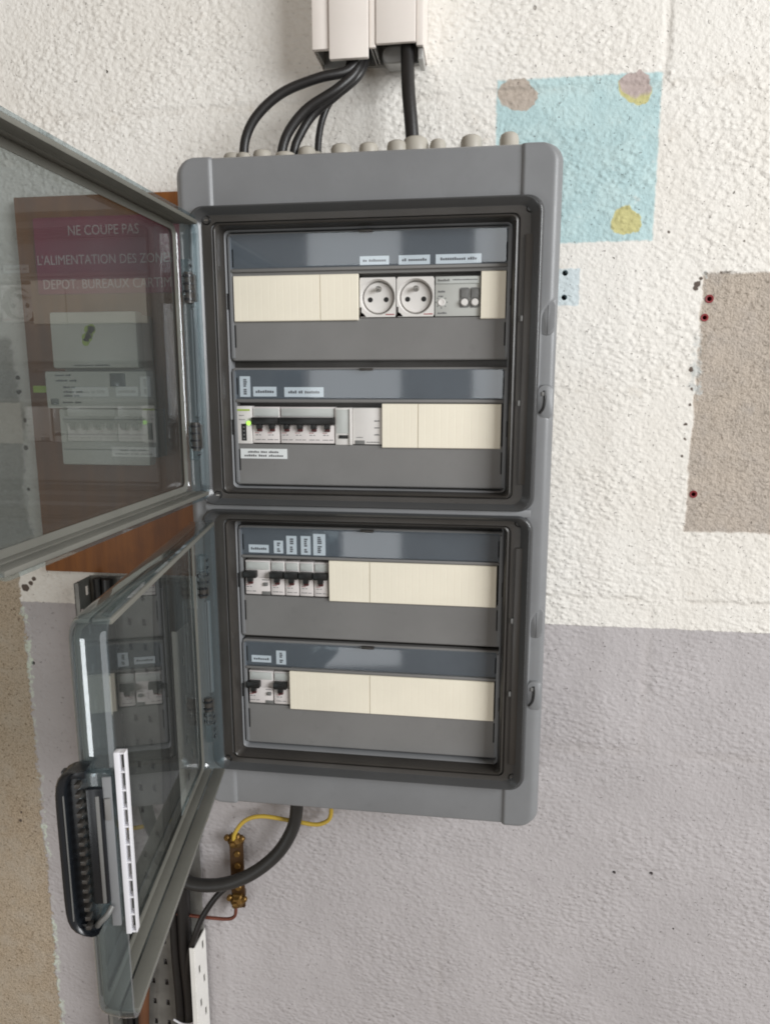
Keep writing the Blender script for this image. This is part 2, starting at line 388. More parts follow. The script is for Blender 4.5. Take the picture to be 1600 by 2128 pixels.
# ------------------------------------------------------------------ wall (with real drilled holes)
WY = .115
def build_wall():
    bm = bmesh.new(); add_box(bm, -2.2, 2.4, WY, WY + .12, -2.0, 1.6)
    o = from_bm('wall', bm, 'wall', None, None)
    cb = bmesh.new()
    for cx, cz, r in ((.3913, .0376, .0036), (.3914, .0080, .0036), (.5651, .0034, .0052), (.5611, -.0188, .0048), (.5638, -.2390, .0050),
                      (.4944, -.7895, .0028), (.5453, -.7859, .0028), (-.3801, -.5201, .0030), (.5812, -.8712, .0016), (-.1995, .30, .002)):
        add_cyl(cb, (cx, WY - .01, cz), (0, 1, 0), r, r, .05, 16)
    bmesh.ops.recalc_face_normals(cb, faces=cb.faces[:])
    me = bpy.data.meshes.new('cut'); cb.to_mesh(me); cb.free()
    cu = bpy.data.objects.new('cut', me); COL.objects.link(cu)
    md = o.modifiers.new('b', 'BOOLEAN'); md.operation = 'DIFFERENCE'; md.object = cu; md.solver = 'EXACT'
    dg = bpy.context.evaluated_depsgraph_get()
    nm = bpy.data.meshes.new_from_object(o.evaluated_get(dg))
    o.modifiers.clear(); o.data = nm
    bpy.data.objects.remove(cu)
    o['kind'] = 'structure'
    for cx, cz, r in ((.5651, .0034, .0051), (.5611, -.0188, .0047), (.5638, -.2390, .0049)):
        bm = bmesh.new()
        add_lathe(bm, (cx, WY + .02, cz), (0, -1, 0), [(r, 0), (r, .0205), (r * .94, .021), (r * .56, .0208), (r * .52, .002)], 18, False)
        from_bm('wall_plug', bm, 'red', o)
    return o
wall = build_wall()

# ------------------------------------------------------------------ electrical enclosure
enc = tag(empty('electrical_enclosure', (0, 0, 0)), 'large grey four-row electrical enclosure with two open smoked transparent doors', 'electrical box')
BX0, BX1, BZ0, BZ1 = -.058, .3725, -.642, .1525
FX0, FX1 = -.0355, .3505
YB = -.0165                                                        # front of the body
UZ = (-.2415, .0975); LZ = (-.5865, -.2475)                        # upper and lower door frames
# shell: sides, rounded front edge, front ring round the door frames
loft('shell', [(rr(BX0 + .002, BX1 - .002, BZ0 + .002, BZ1 - .002, .018), WY - .001), (rr(BX0, BX1, BZ0, BZ1, .020), .02), (rr(BX0, BX1, BZ0, BZ1, .020), YB + .006),
               (rr(BX0 + .0012, BX1 - .0012, BZ0 + .0012, BZ1 - .0012, .019), YB + .0028), (rr(BX0 + .004, BX1 - .004, BZ0 + .003, BZ1 - .003, .018), YB + .0006),
               (rr(BX0 + .007, BX1 - .007, BZ0 + .0045, BZ1 - .0045, .016), YB),
               (rr(FX0 + .001, FX1 - .001, LZ[0] + .001, UZ[1] - .001, .015), YB), (rr(FX0 + .001, FX1 - .001, LZ[0] + .001, UZ[1] - .001, .015), .07)],
     'body', enc, sharp=50)
box('centre_bar', FX0, FX1, -.0262, .0, UZ[0] - .0075, LZ[1] + .0075, 'body', enc, .0012)
box('back_panel', FX0 + .002, FX1 - .002, .062, .068, LZ[0] + .002, UZ[1] - .002, 'hole', enc)

def smooth01(t): t = max(0, min(1, t)); return t * t * (3 - 2 * t)
def side_rail(side):
    """raised column down one side, chamfered on its inner edge; the right one carries the finger scoops"""
    bm = bmesh.new(); nx = 26; zs = [BZ0 + .001 + (BZ1 - BZ0 - .002) * i / 420 for i in range(421)]
    xi, xo = (-.0135, BX0 + .0004) if side < 0 else (.3285, BX1 - .0004)
    rows = []
    for z in zs:
        e = min(z - BZ0, BZ1 - z); rc = .020; ins = 0
        if e < rc: ins = rc - math.sqrt(max(0, rc * rc - (rc - e) ** 2))
        xe = xo - side * ins; row = []
        for k in range(nx + 1):
            f = k / nx; x = xi + (xe - xi) * f
            h = .0030 * min(1, abs(x - xi) / .0030)
            d = abs(x - xe)
            if d < .011: h -= .0080 * (1 - d / .011) ** 2.4
            if e < .003: h -= .003 * (1 - e / .003) ** 2
            if side > 0:
                for za, zb in ((-.138, -.0065), (-.486, -.356)):
                    # scoop: a long bite open to the outer edge with round ends
                    cz = max(za + .019, min(zb - .024, z)); rz = .019 if z < cz else .024
                    q = math.hypot((z - cz) / rz, (x - .3765) / .0225)
                    if q < 1:
                        dep = .0078 * smooth01((1 - q) / .22)
                        h -= dep * (1 if z > (za + zb) / 2 else 1.15)
            row.append(bm.verts.new((x, YB - h, z)))
        rows.append(row)
    for A, B in zip(rows, rows[1:]):
        for k in range(nx): bm.faces.new((A[k], A[k + 1], B[k + 1], B[k]))
    o = from_bm('side_rail', bm, 'body', enc, 60)
    me = o.data
    if me.polygons[0].normal.y > 0: me.flip_normals()
    return o
side_rail(-1); side_rail(1)

def door_frame(z0, z1, kt, kb):
    def L(i, y):
        r_ = max(.017 - i * .40, .006)
        return (rr(FX0 - .004 + i, FX1 + .002 - i, z0 + i * kb, z1 - i * kt, r_, 7), y)
    lip = [(-.001, YB + .004), (-.001, -.0270), (.0004, -.0300), (.0022, -.0312), (.0040, -.0306), (.0110, -.0222), (.0126, -.0214)]
    chan = [(.0126, -.0214), (.0200, -.0206), (.0230, -.0206), (.0234, -.0170), (.0250, -.0170), (.0254, -.0204), (.0272, -.0212), (.0286, -.0200), (.0296, -.0100), (.0306, .0010), (.0312, .0175)]
    loft('frame_lip', [L(*p) for p in lip], 'lip', enc, sharp=60)
    loft('door_frame', [L(*p) for p in chan], 'frame', enc, sharp=50)
    # chassis plate behind the faceplates, with its thin raised outline
    c0, c1, za, zb = FX0 + .0262, FX1 - .0282, z0 + .0300 * kb, z1 - .0300 * kt
    slab('chassis', c0, c1, za, zb, .022, .0170, .006, 'frame', enc)
    loft('chassis_outline', [(rr(c0 + .0002, c1 - .0002, za + .0002, zb - .0002, .006), .0175), (rr(c0 + .0002, c1 - .0002, za + .0002, zb - .0002, .006), -.0006), (rr(c0 + .0012, c1 - .0012, za + .0010, zb - .0010, .0055), -.0012),
                             (rr(c0 + .0022, c1 - .0022, za + .0018, zb - .0018, .005), -.0004), (rr(c0 + .0024, c1 - .0024, za + .0020, zb - .0020, .005), .0175)], 'body', enc, sharp=60)
for z0, z1 in (UZ, LZ):
    door_frame(z0, z1, .68 if z0 > -.3 else .54, .54)
    # long latch strip let into the right side of the frame, and its end joints
    box('latch_strip', FX1 - .0155, FX1 - .0055, -.0236, -.0185, z0 + .030, z1 - .038, 'frame', enc, .0008)
    for dz in (.35, .62):
        box('latch_pin', FX1 - .0185, FX1 - .0160, -.0240, -.018, z0 + (z1 - z0) * dz, z0 + (z1 - z0) * dz + .006, 'midgrey', enc, .0005)
def screw(x, z, y=-.0212):
    bm = bmesh.new(); add_lathe(bm, (x, y + .002, z), (0, -1, 0), [(.0052, 0), (.0052, .0022), (.0044, .0034), (.0040, .0016), (.0026, .0014)], 20)
    o = from_bm('screw', bm, 'black', enc)
    box('screw_slot', x - .0022, x + .0022, y - .0006, y + .0006, z - .0006, z + .0006, 'steel', o)
for x, z in ((FX0 + .0145, UZ[1] - .0135), (FX1 - .0105, UZ[1] - .0115), (FX0 + .0145, UZ[0] + .0105), (FX1 - .0125, LZ[1] - .0085), (FX0 + .0135, LZ[0] + .0105), (FX1 - .0105, LZ[0] + .0125)): screw(x, z)

# latch hooks at the lower end of each scoop
for zc in (-.121, -.470):
    loft('latch_tab', [(rr(.3530, .3715, zc - .0165, zc + .0215, .0075), -.0120), (rr(.3530, .3715, zc - .0165, zc + .0215, .0075), -.0178), (rr(.3542, .3700, zc - .0150, zc + .0205, .007), -.0196)], 'body', enc, capf=True, sharp=50)
    bm = bmesh.new()
    add_tube(bm, [(.3612, -.0192, zc + .015), (.3618, -.0196, zc + .006), (.3605, -.0196, zc - .004), (.3565, -.0192, zc - .010)], .0016, 10)
    from_bm('latch_hook', bm, 'black', enc, 60)
    box('latch_button', .3578, .3608, -.0210, -.017, zc + .009, zc + .0135, 'plate', enc, .0006)
    zt = zc + .0925
    loft('reflection_pad', [(rr(.3525, .3700, zt - .018, zt + .0215, .0085), -.0110), (rr(.3525, .3700, zt - .018, zt + .0215, .0085), -.0165), (rr(.3545, .3690, zt - .016, zt + .0200, .0075), -.0182)], 'body', enc, capf=True, sharp=50)  # grey pad standing in for the pale reflection on the scoop's upper arc

# hinge hardware on the left lip
def hinge(zt, zb):
    bm = bmesh.new(); add_cyl(bm, (-.0400, -.0355, zb), (0, 0, 1), .0050, .0050, zt - zb, 20)
    add_box(bm, -.0405, -.0330, -.0360, -.0175, zb + .002, zt - .002, .0008)
    o = from_bm('hinge', bm, 'frame', enc)
    for k in range(4):
        z = zb + (zt - zb) * (k + .5) / 4
        bm = bmesh.new(); add_cyl(bm, (-.0400, -.0355, z - .0012), (0, 0, 1), .0063, .0063, .0024, 20)
        from_bm('hinge_rib', bm, 'latch', o)
for a in ((.026, -.008), (-.143, -.176), (-.324, -.356), (-.487, -.522)): hinge(*a)
for za, zb in ((-.138, -.012), (-.483, -.360)):
    loft('hinge_guard', [(rr(-.0415, -.0340, za, zb, .0035), -.018), (rr(-.0415, -.0340, za, zb, .0035), -.030), (rr(-.0395, -.0346, za + .002, zb - .002, .003), -.0335)], 'body', enc, capf=True, sharp=50)

# cable glands along the top
def gland(x, y, r, h):
    bm = bmesh.new(); z = BZ1 - .001; h -= .0098 if h > .028 else .002
    add_lathe(bm, (x, y, z), (0, 0, 1), [(r * 1.12, 0), (r * 1.12, h * .35), (r, h * .42), (r, h * .80), (r * .88, h * .93), (r * .6, h), (r * .3, h * 1.0)], 24)
    from_bm('cable_gland', bm, 'gland', enc)
for x, y, r, h in ((-.0095, .045, .0115, .031), (.0270, .045, .0115, .033), (.0800, .050, .0105, .036), (.1215, .050, .0125, .037), (.1540, .050, .0115, .037),
                   (.1875, .050, .0120, .038), (.2085, .056, .0150, .043), (.2350, .052, .0095, .038), (.2735, .050, .0125, .040), (.3165, .050, .0110, .041),
                   (.0055, .040, .0085, .022), (.0545, .046, .0125, .022), (.0885, .062, .0080, .026)): gland(x, y, r, h)

# ------------------------------------------------------------------ faceplates, label covers, blanking plates
ROWS = [dict(z=0.0, top=.0735, cov=.0340, bot=-.0715), dict(z=-.1472, top=-.0797, cov=-.1160, bot=-.2205),
        dict(z=-.3393, top=-.2725, cov=-.3085, bot=-.4165), dict(z=-.4865, top=-.4215, cov=-.4555, bot=-.5640)]
PX0, PX1 = -.0062, .3225
def row(i):
    r = ROWS[i]; z = r['z']; o0, o1 = z - .0238, z + .0262
    # faceplate ring round the module opening
    loft('faceplate', [(rr(PX0, PX1, r['bot'], r['top'], .004), .012), (rr(PX0, PX1, r['bot'], r['top'], .004), .0040), (rr(PX0 + .0012, PX1 - .0012, r['bot'] + .0012, r['top'] - .0012, .003), .0030),
                       (rr(-.0022, .3172, o0, o1, .001), .0030), (rr(-.0022, .3172, o0, o1, .001), .030)], 'plate', enc, sharp=30)
    # side runners with their dark clip slots
    for s, x in ((-1, PX0 + .0012), (1, PX1 - .0012)):
        xa, xb = (x, x + .0040) if s < 0 else (x - .0040, x)
        box('side_runner', xa, xb, .0002, .0034, r['bot'] + .003, r['top'] - .004, 'body', enc, .0005)
        xs = PX0 - .0012 if s < 0 else PX1 - .0016
        box('clip_slot', xs, xs + .0028, -.0012, .003, z - .012, z + .006, 'hole', enc)
        xq = xb - .0002 if s < 0 else xa - .0018
        for za, zb in ((z - .056, z - .030), (z + .036, z + .056)):
            box('edge_slot', xq, xq + .002, .0022, .004, za, min(zb, r['top'] - .006), 'hole', enc)
    # clear flap over the label strip
    loft('label_cover', [(rr(-.0012, .3166, r['cov'], r['top'] - .0022, .0018, 3), .0022), (rr(-.0012, .3166, r['cov'], r['top'] - .0022, .0018, 3), -.0012),
                         (rr(-.0002, .3156, r['cov'] + .001, r['top'] - .0032, .0014, 3), -.0020)], 'cover', enc, capf=True, capb=True, sharp=25)
    box('label_backing', -.0008, .3162, .0024, .0028, r['cov'] + .0004, r['top'] - .0026, 'plate', enc)
    box('cover_tab', .150, .166, -.0042, .0015, r['top'] - .0036, r['top'] - .0008, 'frame', enc, .0006)
    box('cover_ledge', -.0012, .3166, -.0008, .0026, r['cov'] - .0042, r['cov'] - .0008, 'plate', enc, .0005)
for i in range(4): row(i)

def blank(x0, x1, i):
    """cream blanking plate, scored every half module so it can be snapped to length"""
    z = ROWS[i]['z']; z0, z1 = z - .0262, z + .0256
    n = max(2, round((x1 - x0) / .00875)); bm = bmesh.new(); st = (x1 - x0) / n; xs = []
    for k in range(n):
        a = x0 + k * st
        xs += [(a + .00045, 0.0)] + [(a + st - .00045, 0.0)]
        if k < n - 1: xs += [(a + st, .00035)]
    xs = [(x0, .0012)] + xs + [(x1, .0012)]
    loops = []
    for zz, dy in ((z0, .006), (z0, .0010), (z0 + .0008, .0), (z1 - .0008, .0), (z1, .0010), (z1, .006)):
        loops.append([bm.verts.new((x, y * (1 if y > .0005 else .4) + dy - .0006, zz)) for x, y in xs])
    for A, B in zip(loops, loops[1:]):
        for k in range(len(xs) - 1): bm.faces.new((A[k], A[k + 1], B[k + 1], B[k]))
    bm.faces.new([L[0] for L in loops]); bm.faces.new([L[-1] for L in loops][::-1])
    return from_bm('blanking_plate', bm, 'cream', enc, 8)
for x0, x1, i in ((.0004, .1040, 0), (.1043, .1488, 0), (.2886, .3164, 0), (.1762, .2186, 1), (.2189, .3150, 1), (.1096, .1604, 2), (.1607, .3148, 2), (.0560, .1598, 3), (.1601, .3155, 3)):
    blank(x0, x1, i)

# paper labels under the flaps
def label(x0, x1, z0, z1, words, vertical=False, y=.0022, rows=1):
    o = box('paper_label', x0, x1, y - .0003, y + .0004, z0, z1, 'paper', enc)
    w_, h_ = x1 - x0, z1 - z0
    if vertical: print_lines('label_print', x0 + w_ * .36, x0 + w_ * .70, z0 + h_ * .10, z1 - h_ * .12, y - .0004, 'print', o, words, True)
    elif rows == 1: print_lines('label_print', x0 + w_ * .10, x1 - w_ * .10, z0 + h_ * .36, z0 + h_ * .66, y - .0004, 'print', o, words)
    else:
        print_lines('label_print', x0 + w_ * .16, x1 - w_ * .18, z0 + h_ * .58, z0 + h_ * .80, y - .0004, 'print', o, words)
        print_lines('label_print', x0 + w_ * .08, x1 - w_ * .08, z0 + h_ * .20, z0 + h_ * .42, y - .0004, 'print', o, words[::-1])
label(.1507, .1844, .0350, .0447, (2, 8)); label(.1954, .2309, .0345, .0447, (2, 8)); label(.2373, .2884, .0345, .0447, (11, 4))
label(.0033, .0162, -.1140, -.0896, (4, 3), True); label(.0196, .0485, -.1135, -.1020, (8,)); label(.0582, .1061, -.1140, -.1025, (4, 2, 7))
label(.0010, .0596, -.1885, -.1765, (7, 4, 6), rows=2, y=.0028)
label(.0073, .0330, -.3065, -.2965, (8,)); label(.0397, .0516, -.3068, -.2906, (2, 2), True); label(.0558, .0688, -.3075, -.2841, (3, 3), True)
label(.0742, .0865, -.3075, -.2838, (4, 2), True); label(.0900, .1053, -.3078, -.2807, (4, 4), True)
label(.0059, .0318, -.4516, -.4424, (7,)); label(.0386, .0514, -.4532, -.4348, (3, 2), True)

# ------------------------------------------------------------------ modular devices (each clips out on its own)
def device(name, label_, cat, x, i, group=None):
    return tag(empty(name, (x, .003, ROWS[i]['z'])), label_, cat, group)
def breaker(name, label_, cat, x0, x1, i, poles, group=None, tie=None, test=None, bodymat='pinkish'):
    """poles: x centres of toggles; tie: joined black bar; test: x of a test button"""
    d = device(name, label_, cat, (x0 + x1) / 2, i, group); W2 = (x1 - x0) / 2 - .0002; c = (x0 + x1) / 2
    bm = bmesh.new(); add_box(bm, -W2, W2, .0035, .055, -.0226, .0212, .0005)
    # raised lower nose below the toggles
    add_box(bm, -W2 + .0004, W2 - .0004, .0012, .0035, -.0222, -.0005, .0006)
    n = len(poles)
    from_bm('casing', bm, bodymat, d)
    box('label_window', -W2 + .0012, W2 - .0012, .0022, .0042, .0098, .0195, 'window', d, .0004)
    groups = [poles] if tie else [[p] for p in poles]
    for g in groups:
        bm = bmesh.new(); a, b = min(g) - c - .0088, max(g) - c + .0088
        add_box(bm, a, b, -.0060, .0030, .0004, .0090, .0010)
        t = from_bm('toggle', bm, 'black', d)
        for p in g:
            bm = bmesh.new(); q = p - c
            add_box(bm, q - .0034, q + .0034, -.0045, .0030, -.0050, .0020, .0008); from_bm('toggle_stem', bm, 'black', t)
            box('toggle_tip', q - .0030, q + .0030, -.0020, .0030, -.0082, -.0048, 'darkred', t, .0005)
    for p in poles:
        q = p - c
        print_lines('rating_print', q - .0060, q + .0010, -.0130, -.0118, .0011, 'print', d, (3, 2))
        print_lines('type_print', q - .0066, q + .0066, -.0186, -.0176, .0011, 'print', d, (6, 4))
        print_lines('brand_print', q - .0066, q - .0010, -.0104, -.0096, .0011, 'redprint', d, (5,))
    if test is not None:
        q = test - c
        box('test_button', q - .0026, q + .0026, -.0012, .0030, -.0105, -.0062, 'midgrey', d, .0005)
        box('notch', q - .0050, q + .0050, .0002, .0030, -.0224, -.0180, 'midgrey', d, .0004)
        print_lines('test_print', q - .0050, q + .0050, -.0036, -.0026, .0011, 'print', d, (4,))
    return d

breaker('circuit_breaker', 'two-pole circuit breaker with joined black toggles beside the green indicator lamp', 'circuit breaker', .0165, .0508, 1, (.0262, .0420), tie=True)
breaker('circuit_breaker', 'wide four-pole circuit breaker with one long black toggle bar in the second row', 'circuit breaker', .0514, .1190, 1, (.0600, .0765, .0935, .1100), tie=True)
breaker('residual_current_breaker', 'two-module breaker with test button at left of third row, under horizontal label', 'circuit breaker', .0003, .0330, 2, (.0080,), test=.0275)
names4 = ('first single-pole breaker beside the two-module breaker in third row, shortest vertical label above', 'second of the four single-pole breakers in third row, left of middle',
          'third of the four single-pole breakers in third row, right of middle', 'single-pole breaker in third row touching the cream blanking plate, tallest label above')
for k, nm in enumerate(names4):
    a = .0335 + .0186 * k
    breaker('single_pole_breaker', nm, 'circuit breaker', a, a + .0184, 2, (a + .0092,), 'single-pole breakers in the third row')
breaker('residual_current_breaker', 'two-module breaker with test button at left end of bottom row', 'circuit breaker', .0001, .0325, 3, (.0075,), test=.0275)
breaker('single_pole_breaker', 'narrow breaker with one black toggle beside cream plate in bottom row', 'circuit breaker', .0332, .0550, 3, (.0432,))

def socket(x0, x1, label_):
    d = device('socket_outlet', label_, 'socket', (x0 + x1) / 2, 0, 'round socket outlets in the top row'); W2 = (x1 - x0) / 2 - .0003; cz = -.0005
    N = 64; sq = []
    for k in range(N):
        a = 2 * math.pi * (k + .5) / N; dx, dz = math.cos(a), math.sin(a)
        tt = min(W2 / max(abs(dx), 1e-6), ((.0215 - cz) if dz > 0 else (.0228 + cz)) / max(abs(dz), 1e-6)); sq.append((dx * tt, cz + dz * tt))
    def ring(rad): return [(rad * math.cos(2 * math.pi * (k + .5) / N), cz + rad * math.sin(2 * math.pi * (k + .5) / N)) for k in range(N)]
    loft('face', [(sq, .05), (sq, .0008), ([(p[0] * .985, p[1] * .985) for p in sq], .0002), (ring(.0202), .0002), (ring(.0199), .0012), (ring(.0190), .0025), (ring(.0183), .0105), (ring(.0178), .0112)],
         'white', d, capf=True, sharp=30)
    bm = bmesh.new(); add_lathe(bm, (0, .0111, cz), (0, -1, 0), [(.0176, 0), (.0172, .0040), (.0164, .0048)], 40); from_bm('insert', bm, 'white', d)
    for s in (-1, 1):
        bm = bmesh.new(); add_cyl(bm, (s * .0093, .0070, cz - .0022), (0, -1, 0), .0029, .0029, .0010, 20); from_bm('pin_hole', bm, 'hole', d)
    bm = bmesh.new(); add_lathe(bm, (.0006, .0066, cz + .0095), (0, -1, 0), [(.0034, 0), (.0034, .001), (.0024, .0012), (.0024, .009), (.0012, .0105)], 20); from_bm('earth_pin', bm, 'steel', d)
    bm = bmesh.new(); vs = [bm.verts.new(v) for v in ((-W2 + .0005, .0001, -.0222), (-W2 + .0075, .0001, -.0222), (-W2 + .0050, .0001, -.0190), (-W2 + .0022, .0001, -.0172), (-W2 + .0022, .0001, -.0115), (-W2 + .0005, .0001, -.0115))]
    bm.faces.new(vs); bmesh.ops.solidify(bm, geom=bm.faces[:], thickness=.0002); from_bm('red_mark', bm, 'redprint', d)
    print_lines('brand_print', W2 - .0115, W2 - .0012, -.0205, -.0190, .0000, 'redprint', d, (7,))
socket(.1496, .1921, 'round white socket outlet next to the cream plate in the top row, left of pair')
socket(.1925, .2362, 'round white socket outlet beside the time switch in the top row, right of pair')

d = device('time_switch', 'grey-green timer module with two small slide switches in the top row', 'switch', (.2368 + .2880) / 2, 0)
box('casing', -.0254, .0254, .0010, .055, -.0228, .0212, 'green', d, .0006)
box('top_bar', -.0250, .0250, -.0004, .0012, .0130, .0205, 'window', d, .0004)
print_lines('model_print', -.0060, .0225, .0165, .0178, -.0006, 'print', d, (14,)); print_lines('brand_print', -.0225, -.0090, .0155, .0180, -.0006, 'midgrey', d, (6,))
print_lines('scale_print', -.0222, -.0140, .0035, .0060, .0008, 'print', d, (4,)); print_lines('scale_print', -.0222, -.0160, -.0010, .0004, .0008, 'print', d, (3,))
print_lines('code_print', -.0225, -.0120, -.0200, -.0180, .0008, 'print', d, (6,))
bm = bmesh.new(); add_lathe(bm, (-.0180, .0015, -.0072), (0, -1, 0), [(.0042, 0), (.0042, .0012), (.0036, .0017), (.0020, .0012)], 20); dial = from_bm('dial', bm, 'white', d)
for k in range(8):
    a = 2 * math.pi * k / 8; box('dial_tick', -.0180 + .0062 * math.cos(a) - .0006, -.0180 + .0062 * math.cos(a) + .0006, .0006, .0012, -.0072 + .0062 * math.sin(a) - .0006, -.0072 + .0062 * math.sin(a) + .0006, 'print', dial)
for q in (.0078, .0195):
    loft('switch_slot', [(rr(q - .0054, q + .0054, -.0135, .0085, .002), .0012), (rr(q - .0054, q + .0054, -.0135, .0085, .002), .0004), (rr(q - .0046, q + .0046, -.0127, .0077, .0016), .0004)], 'midgrey', d, capf=True)
    sl = box('slider', q - .0040, q + .0040, -.0010, .0012, -.0030, .0066, 'midgrey', d, .0006)
    bm = bmesh.new(); add_lathe(bm, (q, .0008, -.0078), (0, -1, 0), [(.0041, 0), (.0041, .0030), (.0032, .0042)], 20); from_bm('knob', bm, 'white', sl)

d = device('indicator_module', 'narrow white module with black window and lit green lamp at left of second row', 'indicator', (-.0018 + .0163) / 2, 1)
box('casing', -.0090, .0089, -.0012, .055, -.0232, .0222, 'white', d, .0005)
wn = box('window', -.0036, .0026, -.0018, .0, -.0195, .0010, 'black', d, .0004)
for k in range(4): box('segment', -.0016, .0006, -.0021, -.0016, -.0178 + k * .0046, -.0160 + k * .0046, 'midgrey', wn)
bm = bmesh.new(); add_lathe(bm, (.0056, -.0010, .0018), (0, -1, 0), [(.0026, 0), (.0026, .0014), (.0016, .0026)], 16); from_bm('lamp', bm, 'led', d)
print_lines('scale_print', -.0065, .0000, .0105, .0116, -.0013, 'print', d, (4,)); print_lines('scale_print', -.0065, .0010, .0055, .0066, -.0013, 'print', d, (5,))
box('colour_band', -.0080, .0075, -.0016, .0, .0165, .0185, 'lime', d)

d = device('auxiliary_module', 'white auxiliary module with small black slot right of the four-pole breaker', 'switch module', (.1193 + .1400) / 2, 1)
box('casing', -.0102, .0102, .0, .055, -.0236, .0205, 'white', d, .0005); box('side_step', .0072, .0100, -.0022, .0006, -.0232, .0195, 'white', d, .0005)
box('recess', -.0088, .0066, -.0006, .0004, -.0098, .0185, 'window', d, .0003); box('slot', -.0058, .0052, -.0012, .0, -.0160, -.0118, 'black', d, .0004)
d = device('residual_module', 'wide plain white module beside cream plate in the second row', 'switch module', (.1403 + .1758) / 2, 1)
box('casing', -.0176, .0174, .0004, .055, -.0226, .0205, 'white', d, .0005); box('notch', -.0150, -.0030, .0, .0014, -.0228, -.0180, 'midgrey', d, .0004)
for zz in (.0045, -.0035, -.0118): print_lines('code_print', .0085, .0150, zz, zz + .0016, .0002, 'print', d, (4,))
print_lines('type_print', -.0010, .0150, -.0205, -.0194, .0002, 'print', d, (10,)); print_lines('type_print', -.0135, -.0050, -.0148, -.0138, .0002, 'print', d, (5,))

# ------------------------------------------------------------------ doors
def door(origin, deg, W, z0, z1, zl, label_):
    D = empty('door', origin, enc); D.rotation_euler = (0, 0, R(deg)); D['label'] = label_
    def L(i, y, r=None): return (rr(i, W - i, z0 + i, z1 - i, max(.016 - i * .6, .004), 6), y * 1.13)
    loft('rim', [L(0, 0), L(0, -.0085), L(.0010, -.0140), L(.0022, -.0192), L(.0036, -.0228), L(.0058, -.0250), L(.0085, -.0262), L(.0105, -.0264), L(.0125, -.0264), L(.0125, -.0234), L(.0090, -.0230), L(.0064, -.0205), L(.0046, -.0165), L(.0030, 0)], 'rim', D, closed=True, sharp=40)
    for zg in (z1 - .0084, z0 + .0036):
        for va, vb in ((-.0262, -.0150), (-.0128, .0012)):
            box('gasket', .0070, W - .0100, va, vb, zg + (.0012 if va < -.02 and zg > z0 + .1 else 0), zg + .0046, 'gasket', D, .0007)
    loft('inner_border', [L(.0075, -.0222), L(.0075, -.0212), L(.0150, -.0212), L(.0150, -.0222)], 'gasket', D, closed=True, sharp=30)
    loft('pane', [L(.0126, -.0256), L(.0126, -.0236)], 'pane', D, capf=True, capb=True, sharp=30)
    # hinge-side strap and moulded marks
    for za, zb in ((z0 + .045, z0 + .085), (z1 - .085, z1 - .045)):
        h = box('hinge_leaf', -.0030, .0100, -.0200, -.0095, za, zb, 'rim', D, .0012)
        for k in range(4): box('leaf_rib', -.0010, .0090, -.0097, -.0088, za + .005 + k * .009, za + .0075 + k * .009, 'latch', h, .0004)
    # latch on the free edge
    c = zl; H = .066
    lt = empty('latch', (0, 0, 0), D)
    bm = bmesh.new(); prof = []
    for k in range(21):
        t = math.sin((-1 + 2 * k / 20) * math.pi / 2); bow = math.sqrt(max(0, 1 - abs(t) ** 9)); prof.append((c + t * H, bow))
    rows_ = []
    for z, b in prof:
        v0 = -.0262 - .0160 * b; v1 = v0 + .0078; vm = (v0 + v1) / 2
        rows_.append([bm.verts.new(q) for q in ((W - .0070, v0 + .0012, z), (W - .0060, v0, z), (W + .0060, v0, z), (W + .0090, v0 + .0015, z), (W + .0100, vm, z), (W + .0090, v1 - .0012, z), (W + .0070, v1, z), (W - .0060, v1, z), (W - .0070, v1 - .0012, z))])
    for A, B in zip(rows_, rows_[1:]):
        for k in range(9):
            j = (k + 1) % 9; bm.faces.new((A[k], A[j], B[j], B[k]))
    bm.faces.new(rows_[0]); bm.faces.new(rows_[-1][::-1])
    box('handle_back', W - .004, W + .0020, -.0385, -.0215, c - H * .95, c + H * .95, 'latch', D, .0010)
    box('handle_edge', W + .0086, W + .0098, -.0352, -.0346, c - H * .80, c + H * .72, 'midgrey', D)
    for zz in (c - H * .93, c + H * .93): box('handle_bracket', W - .0050, W + .0060, -.0330, -.0200, zz - .0030, zz + .0030, 'latch', D, .0010)
    from_bm('handle', bm, 'latch', D, 40)
    box('latch_housing', W - .004, W + .0040, -.0262, -.0030, c - H + .004, c + H - .004, 'rim', D, .0010)
    box('latch_bolt', W + .0030, W + .0075, -.0200, -.0085, c - H * .62, c + H * .78, 'latch', D, .0012)
    box('latch_rod', W + .0070, W + .0085, -.0130, -.0105, c - H * .60, c + H * .70, 'midgrey', D, .0004)
    box('latch_plate', W + .0035, W + .0055, -.0085, -.0022, c - H * .92, c + H * .90, 'body', D, .0006)
    box('latch_plate', W + .0050, W + .0072, -.0072, -.0030, c + H * .40, c + H * .66, 'plate', D, .0006)
    bm = bmesh.new()
    add_tube(bm, [(W + .006, -.019, c - H * .90), (W + .010, -.015, c - H * .80), (W + .010, -.010, c - H * .72), (W + .006, -.0075, c - H * .66)], .0022, 8)
    from_bm('latch_spring', bm, 'midgrey', D, 60)
    for k in range(16):
        z = c - H * .88 + k * H * 1.72 / 15
        bx_ = box('grip_tooth', W + .0040, W + .0105, -.0262, -.0225, z - .0016, z + .0016, 'frame', D, .0004)
    # white ladder-like rack along the rim
    bm = bmesh.new(); ra, rb = c - .0690, c + .0775
    add_box(bm, W - .002, W + .0040, .0006, .0044, ra, rb, .0004)
    add_box(bm, W - .002, W + .0040, .0078, .0088, ra + .001, rb, .0003)
    for k in range(11):
        z = ra + .001 + (rb - ra - .0025) * k / 10
        add_box(bm, W - .002, W + .0036, .0042, .0080, z, z + .0013)
    from_bm('rack', bm, 'rack', D)
    bpy.data.objects.remove(lt)
    return D
